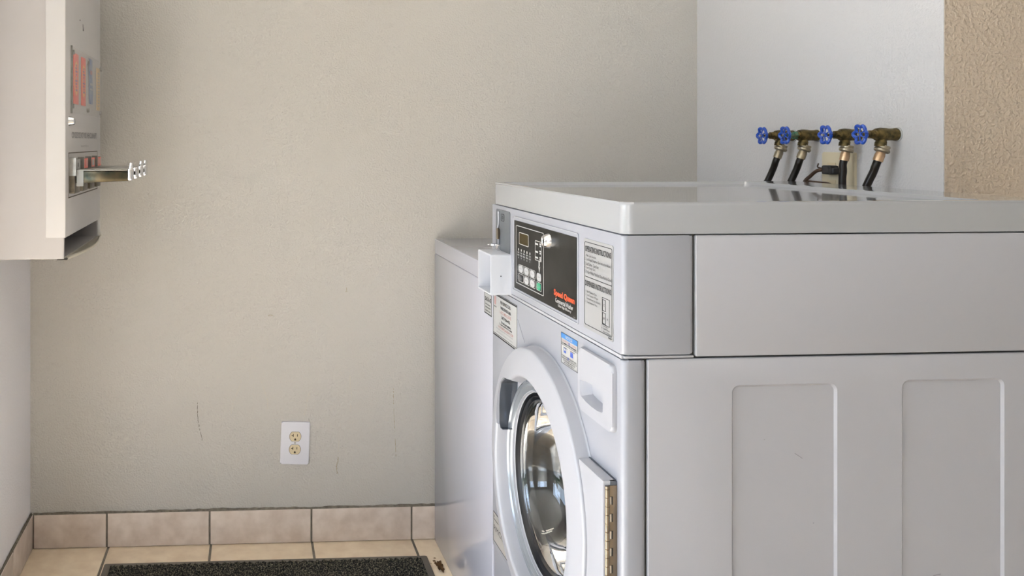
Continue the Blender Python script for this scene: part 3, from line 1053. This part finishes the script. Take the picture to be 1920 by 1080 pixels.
# ================================================================ low plain machine behind
bx = thing('laundry_appliance', 'low plain white laundry machine against the back wall beyond the front loading washer', 'laundry appliance', (0.5825, 1.985, 0))
BW, BD, BH = 0.597, 0.665, 0.8970
b = N()
box(b, 0.0, BD, 0.0, BW, 0.0, 0.8535, 0.003)
link('cabinet', b, M['box_enamel'], bx)
b = N()
prism(b, rr(-0.0005, BD, 0.0, BW, 0.006), TP, 0.8553, BH, bev=0.004, seg=3)
link('top_panel', b, M['box_enamel'], bx)
b = N()
box(b, 0.004, BD - 0.004, 0.004, BW - 0.004, 0.8530, 0.8560)
link('seam', b, M['ink_grey'], bx)
b = N()
rect(b, F, 0.0045, 0.0640, 0.7815, 0.8300, 0.0, 0.0007)
n5 = link('number_label', b, M['label_white'], bx)
b = N()
frame_line(b, F, 0.0045, 0.0640, 0.7815, 0.8300, 0, 0.0008, 0.0007, h)
rect(b, F, 0.0050, 0.0630, 0.7820, 0.7840, 0.0007, h)
text(b, F, '563-E', 0.0580, 0.0080, 0.8120, 0.8220, h, 0.03)
text(b, F, 'MACS LAUNDRY', 0.054, 0.012, 0.803, 0.806, h, 0.03)
text(b, F, 'www.macs.com', 0.056, 0.012, 0.796, 0.799, h, 0.03)
text(b, F, 'SERVICE NO.', 0.056, 0.012, 0.788, 0.791, h, 0.03)
link('lettering', b, M['ink'], n5)

# ================================================================ soap dispenser on the left wall
DX, DY = -0.6003, 1.98
dp = thing('soap_dispenser', 'cream metal coin operated soap vending cabinet on the left wall', 'vending machine', (DX, DY, 0.925))
fx = -0.381 - DX                                    # front face in local x
ZB = 0.925
DF = lambda y, z, hh: Vector((fx + hh, y - DY, z - ZB))      # world y, z on the front face
b = N()
TOPZ = 1.66
box(b, 0.0, fx - 0.0035, 0.0, 0.49, 0.0, TOPZ - ZB, 0.003)
k = N()
box(k, fx - 0.16, fx + 0.1, 0.006, 0.445, 0.004, 0.060)
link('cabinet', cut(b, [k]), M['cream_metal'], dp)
# front cover that wraps round the near edge
b = N()
box(b, fx - 0.0435, fx, -0.0015, 0.4915, 0.0475, TOPZ - ZB, 0.002)
box(b, fx - 0.0035, fx, 0.4450, 0.4915, 0.008, 0.049, 0.0005)
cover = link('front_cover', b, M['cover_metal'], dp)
# dispensing tray: floor and curved lip below the opening
b = N()
lip = []
for i in range(15):
    t_ = i / 14
    y = 0.0 + 0.475 * t_
    lip.append((y, 0.004 + 0.020 * math.sin(math.pi * min(t_ * 1.05, 1.0))))
t = N()
rows = []
for y, bulge in lip:
    rows.append([t.verts.new((fx - 0.02, y, 0.003)), t.verts.new((fx + bulge * 0.6, y, 0.002)), t.verts.new((fx + bulge, y, 0.006)), t.verts.new((fx + bulge + 0.002, y, 0.004)), t.verts.new((fx + bulge, y, -0.001)), t.verts.new((fx - 0.02, y, -0.001))])
for i in range(14):
    for j in range(5):
        t.faces.new((rows[i][j], rows[i + 1][j], rows[i + 1][j + 1], rows[i][j + 1]))
bmesh.ops.recalc_face_normals(t, faces=t.faces[:])
merge(b, t)
link('tray_lip', b, M['tray'], dp)
# clear window with six screws
b = N()
prism(b, rr(2.040, 2.466, 1.252, 1.4035, 0.002), DF, 0.0030, 0.0040)
win = link('display_window', b, M['clear'], dp)
b = N()
rect(b, DF, 2.0375, 2.040, 1.250, 1.405, 0.0, 0.0045)
link('window_rail', b, M['steel'], win)
for y, z in ((2.055, 1.391), (2.050, 1.267), (2.255, 1.386), (2.255, 1.264), (2.459, 1.384), (2.459, 1.264)):
    b = N()
    lathe(b, [(0, 0.0065), (0.004, 0.0065), (0.0055, 0.005), (0.0055, 0.0)], lambda p, q, hh: DF(y + p, z + q, hh), 16)
    link('screw', b, M['steel'], win)
# cam lock
b = N()
lathe(b, [(0.0, 0.013), (0.0065, 0.013), (0.0085, 0.0115), (0.0115, 0.0)], lambda p, q, hh: DF(2.020 + p, 1.232 + q, hh), 28)
link('lock', b, M['chrome'], dp)
b = N()
text(b, DF, 'COIN SLIDE DOES NOT WORK WHEN COLUMN EMPTY', 2.050, 2.405, 1.1935, 1.2085, 0.0006, 0.02)
text(b, DF, 'VEND-RITE MFG. CO.', 2.165, 2.275, 1.1725, 1.1765, 0.0006)
link('lettering', b, M['ink_grey'], cover)
b = N()
frame_line(b, DF, 2.011, 2.417, 1.058, 1.161, 0.002, 0.0022, 0.0, 0.0004)
rect(b, DF, 2.011, 2.417, 1.058, 1.0605, 0.0, 0.0006)
link('panel_joint', b, M['scuff_dark'], cover)
b = N()
prism(b, [(2.197, 1.4575), (2.207, 1.4585), (2.203, 1.464), (2.199, 1.472), (2.196, 1.474), (2.198, 1.464)], DF, 0.0, 0.0005)
link('chip_mark', b, M['ink'], cover)
b = N()
prism(b, rr(2.155, 2.160, 1.477, 1.480, 0.001), DF, 0.0, 0.0005)
link('chip_mark', b, M['ink'], cover)
# four coin slides
for i, y in enumerate((2.055, 2.160, 2.262, 2.362)):
    b = N()
    prism(b, rr(y - 0.034, y + 0.034, 1.068, 1.146, 0.003), DF, 0.0, 0.012, bev=0.002)
    cs = link('coin_slide', b, M['dark_steel'], dp)
    b = N()
    rect(b, DF, y - 0.0346, y - 0.028, 1.108, 1.149, 0.0, 0.0150)
    link('coin_guide', b, M['steel'], cs)
    b = N()
    prism(b, [(fx, 1.0900 - ZB), (fx, 1.1195 - ZB), (fx + 0.130, 1.1175 - ZB), (fx + 0.130, 1.0955 - ZB)], lambda a, c, hh: Vector((a, y - DY + hh, c)), -0.021, 0.021, bev=0.002, both=True)
    link('slide_bar', b, M['chrome_dark_refl'], cs)
    b = N()
    box(b, fx, fx + 0.128, y - DY - 0.023, y - DY + 0.023, 1.1195 - ZB, 1.1215 - ZB, 0.0005)
    link('slide_top', b, M['steel'], cs)
    b = N()
    box(b, fx + 0.1285, fx + 0.1385, y - DY - 0.0215, y - DY + 0.0215, 1.0965 - ZB, 1.1235 - ZB, 0.002)
    if i != 1:
      prism(b, [(fx + 0.1300, 1.122 - ZB), (fx + 0.1385, 1.122 - ZB), (fx + 0.1385, 1.1365 - ZB), (fx + 0.1330, 1.1375 - ZB)], lambda a, c, hh: Vector((a, y - DY + hh, c)), -0.012, 0.012, bev=0.001, both=True)
    link('push_tab', b, M['chrome'], cs)
    b = N()
    rect(b, DF, y - 0.020, y + 0.030, 1.1225, 1.1450, 0.012, 0.0135, mi=(0 if i else 1))
    rect(b, DF, y - 0.010 + (0.008 if i == 1 else 0), y + 0.020, 1.1255, 1.1415, 0.0135, 0.0138, mi=1)
    if i in (1, 3):
        rect(b, DF, y + 0.002, y + 0.008, 1.1225, 1.1450, 0.0138, 0.0141, mi=0)
    if i == 0:
        rect(b, DF, y - 0.002, y + 0.004, 1.128, 1.137, 0.0138, 0.0141, mi=2)
    link('price_label', b, [M['box_red'], M['label_white'], M['ink']], cs)
b = N()
prism(b, rr(fx + 0.0145, fx + 0.030, 1.084 - ZB, 1.1215 - ZB, 0.001), lambda a, c, hh: Vector((a, 2.055 - DY - hh, c)), 0.0235, 0.0245)
link('tape_patch', b, M['tape'], dp)

# what is shown behind the clear window
def carton(y0, y1, label):
    t = thing('detergent_carton', label, 'detergent box', (fx + DX + 0.0005, (y0 + y1) / 2, 1.2735))
    q = lambda y, z, hh: Vector((hh, y - (y0 + y1) / 2, z - 1.2735))
    b = N()
    prism(b, rr(y0, y1, 1.2735, 1.3915, 0.002), q, 0.0, 0.0015, bev=0.0005)
    link('carton', b, M['box_red'], t)
    cy, cz = (y0 + y1) / 2, 1.334
    b = N()
    lathe(b, [(0.0, 0.0018), (1.0, 0.0018)], lambda p, r_, hh: q(cy + p * 0.024, cz + r_ * 0.040, hh), 32)
    link('yellow_rings', b, M['box_yellow'], t)
    b = N()
    lathe(b, [(0.0, 0.0020), (1.0, 0.0020)], lambda p, r_, hh: q(cy + p * 0.018, cz + r_ * 0.032, hh), 32)
    link('orange_disc', b, M['box_red'], t)
    b = N()
    nn = 9
    for i_ in range(nn):
        z = cz - 0.030 + 0.058 * i_ / (nn - 1)
        rect(b, q, cy - 0.010 + 0.005 * math.sin(i_ * 1.7), cy + 0.008 + 0.004 * math.cos(i_ * 2.1), z, z + 0.0042, 0.0020, 0.0022, mi=(1 if i_ == 4 else 0))
    link('violet_print', b, [M['box_purple'], M['ink_white']], t)


carton(2.066, 2.128, 'red detergent box shown nearest the lock in the dispenser window')
carton(2.168, 2.226, 'red detergent box between the other red box and the blue pouch')
po = thing('softener_pouch', 'blue and silver pouch behind the dispenser window', 'pouch', (fx + DX + 0.0005, 2.305, 1.283))
b = N()
q = lambda y, z, hh: Vector((hh, y - 2.305, z - 1.283))
t = N()
bmesh.ops.create_grid(t, x_segments=6, y_segments=24, size=0.5)
for v in t.verts:
    a_, c_ = v.co.x, v.co.y
    y = 2.305 + a_ * (0.058 - 0.012 * (c_ < -0.3)) - 0.004 * math.sin(c_ * 5) - 0.008 * c_
    z = 1.340 + c_ * 0.116
    v.co = q(y, z, 0.0009 + 0.0012 * max(0, 1 - (2 * a_) ** 2) * (0.7 + 0.5 * noise.noise(Vector((a_ * 3, c_ * 9, 0)))))
bmesh.ops.recalc_face_normals(t, faces=t.faces[:])
merge(b, t)
rect(b, q, 2.279, 2.331, 1.2825, 1.3975, 0.0, 0.0008)
link('film', b, M['pouch'], po)
b = N()
rect(b, q, 2.290, 2.318, 1.358, 1.368, 0.0022, 0.0025)
link('pink_band', b, M['ink_pink'], po)
for z0, z1 in ((1.330, 1.336), (1.318, 1.322)):
    b = N()
    rect(b, q, 2.286, 2.323, z0, z1, 0.0022, 0.0025)
    link('white_band', b, M['ink_white'], po)
sa = thing('dryer_sheet_sachet', 'tan striped sachet at the far end of the dispenser window', 'sachet', (fx + DX + 0.0005, 2.424, 1.270))
b = N()
q2 = lambda y, z, hh: Vector((hh, y - 2.424, z - 1.270))
prism(b, rr(2.398, 2.448, 1.270, 1.384, 0.002), q2, 0.0, 0.0015, bev=0.0005)
link('film', b, M['sachet'], sa)
b = N()
for i in range(12):
    rect(b, q2, 2.412, 2.436, 1.280 + i * 0.008, 1.2835 + i * 0.008, 0.0015, 0.0018)
link('pale_print', b, M['label_white'], sa)

# ================================================================ outlet on the back wall
ang_w = math.radians(-1.04)
oc = wf(0.7722, 0.2940, 0.0)
out = thing('wall_outlet', 'white wall outlet plate with two ivory sockets low on the back wall', 'outlet', oc, ang_w)
OR = Matrix.Rotation(math.radians(2.2), 3, 'Y')
OF = lambda a, bb, hh: OR @ Vector((a, -hh, bb))
b = N()
prism(b, rr(-0.0423, 0.0423, -0.0625, 0.0625, 0.004), OF, 0.0, 0.0065, bev=0.0035, seg=4)
link('cover_plate', b, M['outlet_white'], out)
for z in (0.0195, -0.0185):
    b = N()
    c = [(0.0165 * math.cos(t), max(-0.0138, min(0.0138, 0.0165 * math.sin(t))) + z) for t in [i * math.pi / 20 for i in range(40)]]
    prism(b, [(a * 1.06, (bb - z) * 1.05 + z) for a, bb in c], OF, 0.0062, 0.0067, mi=1)
    prism(b, c, OF, 0.0066, 0.0076, bev=0.0004)
    so = link('socket', b, [M['ivory'], M['slot']], out)
    b = N()
    rect(b, OF, -0.0072, -0.0050, z - 0.0005, z + 0.0080, 0.0075, 0.0079)
    rect(b, OF, -0.0112, -0.0072, z + 0.0025, z + 0.0045, 0.0075, 0.0079)
    rect(b, OF, 0.0050, 0.0070, z + 0.0005, z + 0.0075, 0.0075, 0.0079)
    c = [(0.0029 * math.cos(t), 0.0029 * math.sin(t) + z - 0.0078) for t in [i * math.pi / 8 for i in range(9)]] + [(-0.0029, z - 0.0108), (0.0029, z - 0.0108)]
    prism(b, c, OF, 0.0075, 0.0079)
    link('slots', b, M['slot'], so)
b = N()
lathe(b, [(0, 0.0078), (0.0022, 0.0075), (0.0030, 0.0062)], lambda p, q_, hh: OF(p, q_ + 0.0005, hh), 16)
link('screw', b, M['steel'], out)

# ================================================================ valves and hoses on the right wall
ang_r = math.atan2(nr.y, nr.x) - math.pi


def wallx(y):
    return RE.x + (CR.x - RE.x) * (y - RE.y) / (CR.y - RE.y)


def valve(y, L, label, verd=False):
    t = thing('water_valve', label, 'water valve', (wallx(y), y, 1.2005), group=None)
    AX = lambda p, q_, hh: Vector((-hh, p, q_))
    b = N()
    lathe(b, [(0.0, 0.0), (0.0150, 0.0), (0.0150, 0.002), (0.0125, 0.004), (0.0, 0.004)], AX, 24)
    link('wall_flange', b, M['label_white'], t)
    b = N()
    Lb = L - 0.036
    prof = [(0.0, 0.003), (0.0132, 0.003), (0.0136, 0.007), (0.0126, 0.011), (0.0126, Lb * 0.45), (0.0136, Lb * 0.55), (0.0142, Lb * 0.82), (0.0126, Lb), (0.0095, Lb + 0.001), (0.0095, Lb + 0.006), (0.0, Lb + 0.006)]
    lathe(b, prof, AX, 28)
    # outlet neck pointing down
    lathe(b, [(0.0105, 0.0), (0.0100, -0.014), (0.0112, -0.016), (0.0112, -0.024), (0.0, -0.024)], lambda p, q_, hh: Vector((-Lb * 0.72 + p - hh * 0.18 * 0 + 0.004 * (hh / 0.024) * -1 * -1, q_, hh)), 24)
    body = link('body', b, M['brass'], t)
    b = N()
    hexp = [(0.0098 * math.cos(k_ * math.pi / 3), 0.0098 * math.sin(k_ * math.pi / 3)) for k_ in range(6)]
    prism(b, hexp, AX, Lb + 0.004, Lb + 0.014, bev=0.001)
    lathe(b, [(0.0, Lb + 0.013), (0.0062, Lb + 0.013), (0.0058, Lb + 0.022), (0.0032, Lb + 0.023), (0.0030, L + 0.002), (0.0, L + 0.002)], AX, 18)
    link('packing_nut', b, M['verdigris'] if verd else M['brass'], t)
    # blue handwheel: lobed rim, hub, six spokes
    b = N()
    R_ = 0.0178
    n_ = 72
    pts_ = []
    for k_ in range(n_ + 1):
        a = 2 * math.pi * k_ / n_
        rr_ = R_ * (1 + 0.13 * math.cos(6 * a))
        pts_.append(AX(rr_ * math.cos(a), rr_ * math.sin(a), L - 0.002 + 0.0012 * math.cos(6 * a)))
    tube(b, pts_, 0.0034, 10, cap=False)
    for k_ in range(6):
        a = 2 * math.pi * k_ / 6 + math.pi / 6
        tube(b, [AX(0, 0, L + 0.0005), AX(R_ * 0.92 * math.cos(a), R_ * 0.92 * math.sin(a), L - 0.002)], 0.0014, 8)
    lathe(b, [(0.0, L - 0.003), (0.005, L - 0.003), (0.005, L + 0.001), (0.0035, L + 0.002), (0.0, L + 0.002)], AX, 16)
    link('handle', b, M['blue_handle'], t)
    b = N()
    lathe(b, [(0.0, L + 0.0018), (0.0028, L + 0.0018), (0.0022, L + 0.0042), (0.0, L + 0.0045)], AX, 12)
    link('screw', b, M['steel'], t)
    return t, Lb * 0.72


def hose(y, x0, pts, label, nutm, fer):
    """x0 world x of the outlet; pts of the rubber below the ferrule"""
    t = thing('water_hose', label, 'hose', (x0, y, 1.178))
    o = Vector((x0, y, 1.178))
    P_ = [Vector(p) for p in pts]
    d = (P_[0] - Vector((x0, y, 1.172))).normalized()
    top = Vector((x0, y, 1.178))
    rotm = d.to_track_quat('Z', 'Y').to_matrix()
    AXH = lambda p, q_, hh: (top + rotm @ Vector((p, q_, hh))) - o
    b = N()
    lathe(b, [(0.0, 0.0), (0.0125, 0.0), (0.0132, 0.002), (0.0126, 0.006), (0.0150, 0.009), (0.0150, 0.0125), (0.0125, 0.0155), (0.0, 0.0155)], AXH, 20)
    link('coupling_nut', b, nutm, t)
    b = N()
    lathe(b, [(0.0, 0.013), (0.0085, 0.013), (0.0088, 0.018), (0.0098, 0.022), (0.0098, 0.035), (0.0, 0.035)], AXH, 20)
    link('ferrule', b, fer, t)
    b = N()
    start = top + d * 0.033
    tube(b, [p - o for p in bez([start, start + d * 0.012] + P_[1:], 8)], 0.0078, 14)
    link('rubber_hose', b, M['hose'], t)


V = [(1.7409, 0.084, 'water valve nearest the tan wall, with a blue handwheel and white flange', False),
     (1.855, 0.083, 'water valve with a blue handwheel above the ivory outlet plate', False),
     (2.0015, 0.085, 'green corroded water valve with a blue handwheel, second from the back wall', True),
     (2.097, 0.084, 'water valve with a blue handwheel, nearest the back wall', False)]
HL = ['black water hose under the valve nearest the tan wall',
      'black water hose hanging in front of the ivory outlet plate',
      'black water hose under the green corroded valve',
      'black water hose under the valve nearest the back wall']
for i, (y, L, lb, vd) in enumerate(V):
    t_, off = valve(y, L, lb, vd)
    x0 = wallx(y) - off + 0.004
    if i == 1:
        P_ = [(x0 - 0.004, y + 0.002, 1.150), (x0 - 0.0075, y + 0.004, 1.120), (x0 - 0.0085, y + 0.005, 1.09), (x0 - 0.008, y + 0.004, 0.95), (1.325, y, 0.80)]
    else:
        lean = 0.020 if i == 0 else 0.027
        P_ = [(x0 - 0.007, y + 0.003, 1.150), (x0 - 0.015, y + 0.012, 1.120), (x0 - 0.0235, y + 0.022, 1.088), (1.296, y + 0.045, 1.00), (1.330, y + 0.02, 0.80)]
    hose(y, x0, P_, HL[i], M['zinc'], M['copper'] if i in (0, 1) else M['zinc'])

# ivory outlet plate behind the hoses
yc = 1.9225
pl = thing('wall_outlet', 'ivory double outlet plate on the right wall behind the black hoses', 'outlet', (wallx(yc), yc, 1.103), ang_r)
PF = lambda a, bb, hh: Vector((-hh, a, bb))
b = N()
prism(b, rr(-0.056, 0.056, -0.058, 0.058, 0.003), PF, 0.0, 0.006, bev=0.003, seg=3)
link('cover_plate', b, M['ivory_plate'], pl)
for z in (0.020, -0.020):
    b = N()
    prism(b, rr(0.006, 0.036, z - 0.014, z + 0.014, 0.003), PF, 0.006, 0.0075, bev=0.0005)
    link('socket', b, M['ivory'], pl)
b = N()
lathe(b, [(0.0, 0.0072), (0.0028, 0.0068), (0.003, 0.006)], lambda p, q_, hh: PF(-0.022 + p, 0.018 + q_, hh), 12)
link('screw', b, M['steel'], pl)
# plug and its cord
pg = thing('power_plug', 'black power plug with a brown cord in the ivory outlet plate', 'plug', (wallx(1.93) - 0.0085, 1.93, 1.120))
b = N()
box(b, -0.022, 0.0, -0.016, 0.016, -0.010, 0.011, 0.004)
box(b, -0.024, -0.004, -0.028, -0.010, -0.008, 0.006, 0.003)
link('plug_body', b, M['black'], pg)
b = N()
tube(b, bez([(-0.018, 0.012, 0.000), (-0.022, 0.028, -0.002), (-0.026, 0.045, -0.014), (-0.034, 0.060, -0.036), (-0.036, 0.064, -0.10), (-0.03, 0.06, -0.25)], 8), 0.0042, 10)
tube(b, bez([(-0.020, 0.014, 0.004), (-0.020, 0.030, 0.006), (-0.015, 0.035, 0.014)], 6), 0.0016, 8)
link('cord', b, M['cord'], pg)
b = N()
tube(b, bez([(-0.030, 0.050, -0.028), (-0.022, 0.020, -0.0295), (-0.016, -0.012, -0.034), (-0.012, -0.02, -0.06)], 8), 0.0028, 8)
link('cord', b, M['cord'], pg)

# ================================================================ mat and leaf on the floor
mt_ = thing('floor_mat', 'black ribbed doormat with a rubber border on the tiled floor', 'mat', (-0.3837, 1.89, 0), math.radians(-1.04))
MW, ML = 0.909, 0.6065
b = N()
prism(b, rr(0, MW, 0, ML, 0.004), TP, 0.0, 0.004, bev=0.0015)
link('rubber_border', b, M['mat_rubber'], mt_)
b = N()
BR_ = 0.018
y0_ = ML - BR_ - 0.30
nx, ny = 360, 120
t = N()
g_ = []
for j in range(ny + 1):
    row = []
    for i in range(nx + 1):
        x = BR_ + (MW - 2 * BR_) * i / nx
        y = y0_ + (ML - BR_ - y0_) * j / ny
        edge = i in (0, nx) or j in (0, ny)
        z = 0.004 if edge else 0.0075 + 0.0022 * math.sin((x * 0.8 + y * 0.6) * 420 + 2.5 * noise.noise(Vector((x * 60, y * 60, 0)))) + random.uniform(-0.0018, 0.0018)
        row.append(t.verts.new((x + (0 if edge else random.uniform(-.0008, .0008)), y, z)))
    g_.append(row)
for j in range(ny):
    for i in range(nx):
        t.faces.new((g_[j][i], g_[j][i + 1], g_[j + 1][i + 1], g_[j + 1][i]))
merge(b, t)
box(b, BR_, MW - BR_, BR_, y0_, 0.002, 0.0075)
link('carpet_pile', b, M['mat_pile'], mt_, smooth=10)

lf = thing('dry_leaf', 'curled brown dry leaf on the floor tile beside the low machine', 'leaf', (0.560, 2.415, 0.0))
b = N()
t = N()
rnd = random.Random(5)
ctr = t.verts.new((0, 0, 0.004))
rim = []
for k_ in range(26):
    a = 2 * math.pi * k_ / 26
    r_ = 0.017 * (0.65 + 0.5 * rnd.random()) * (1.35 if abs(math.sin(a)) > 0.5 else 0.8)
    rim.append(t.verts.new((math.cos(a) * r_ * 0.7, math.sin(a) * r_ * 1.5, 0.0015 + 0.005 * rnd.random())))
for k_ in range(26):
    t.faces.new((ctr, rim[k_], rim[(k_ + 1) % 26]))
bmesh.ops.solidify(t, geom=t.faces[:], thickness=0.0006)
merge(b, t)
link('blade', b, M['leaf'], lf)
CRL = ['brown leaf crumb lying on the tile nearest the mat corner', 'brown leaf crumb between the dry leaf and the low machine',
       'brown leaf crumb touching the front of the low machine', 'smallest brown leaf crumb, beside the mat edge']
for (x, y, s), cl in zip(((0.519, 2.474, 0.006), (0.552, 2.452, 0.005), (0.557, 2.470, 0.004), (0.540, 2.440, 0.002)), CRL):
    b = N()
    t = N()
    bmesh.ops.create_icosphere(t, subdivisions=1, radius=s)
    for v in t.verts:
        v.co *= 0.6 + 0.7 * rnd.random()
        v.co.z = max(0, v.co.z) * 0.35
    merge(b, t)
    tag(link('leaf_crumb', b, M['leaf'], loc=(x, y, 0.0002)), cl, 'leaf crumb', 'leaf crumbs beside the low machine')
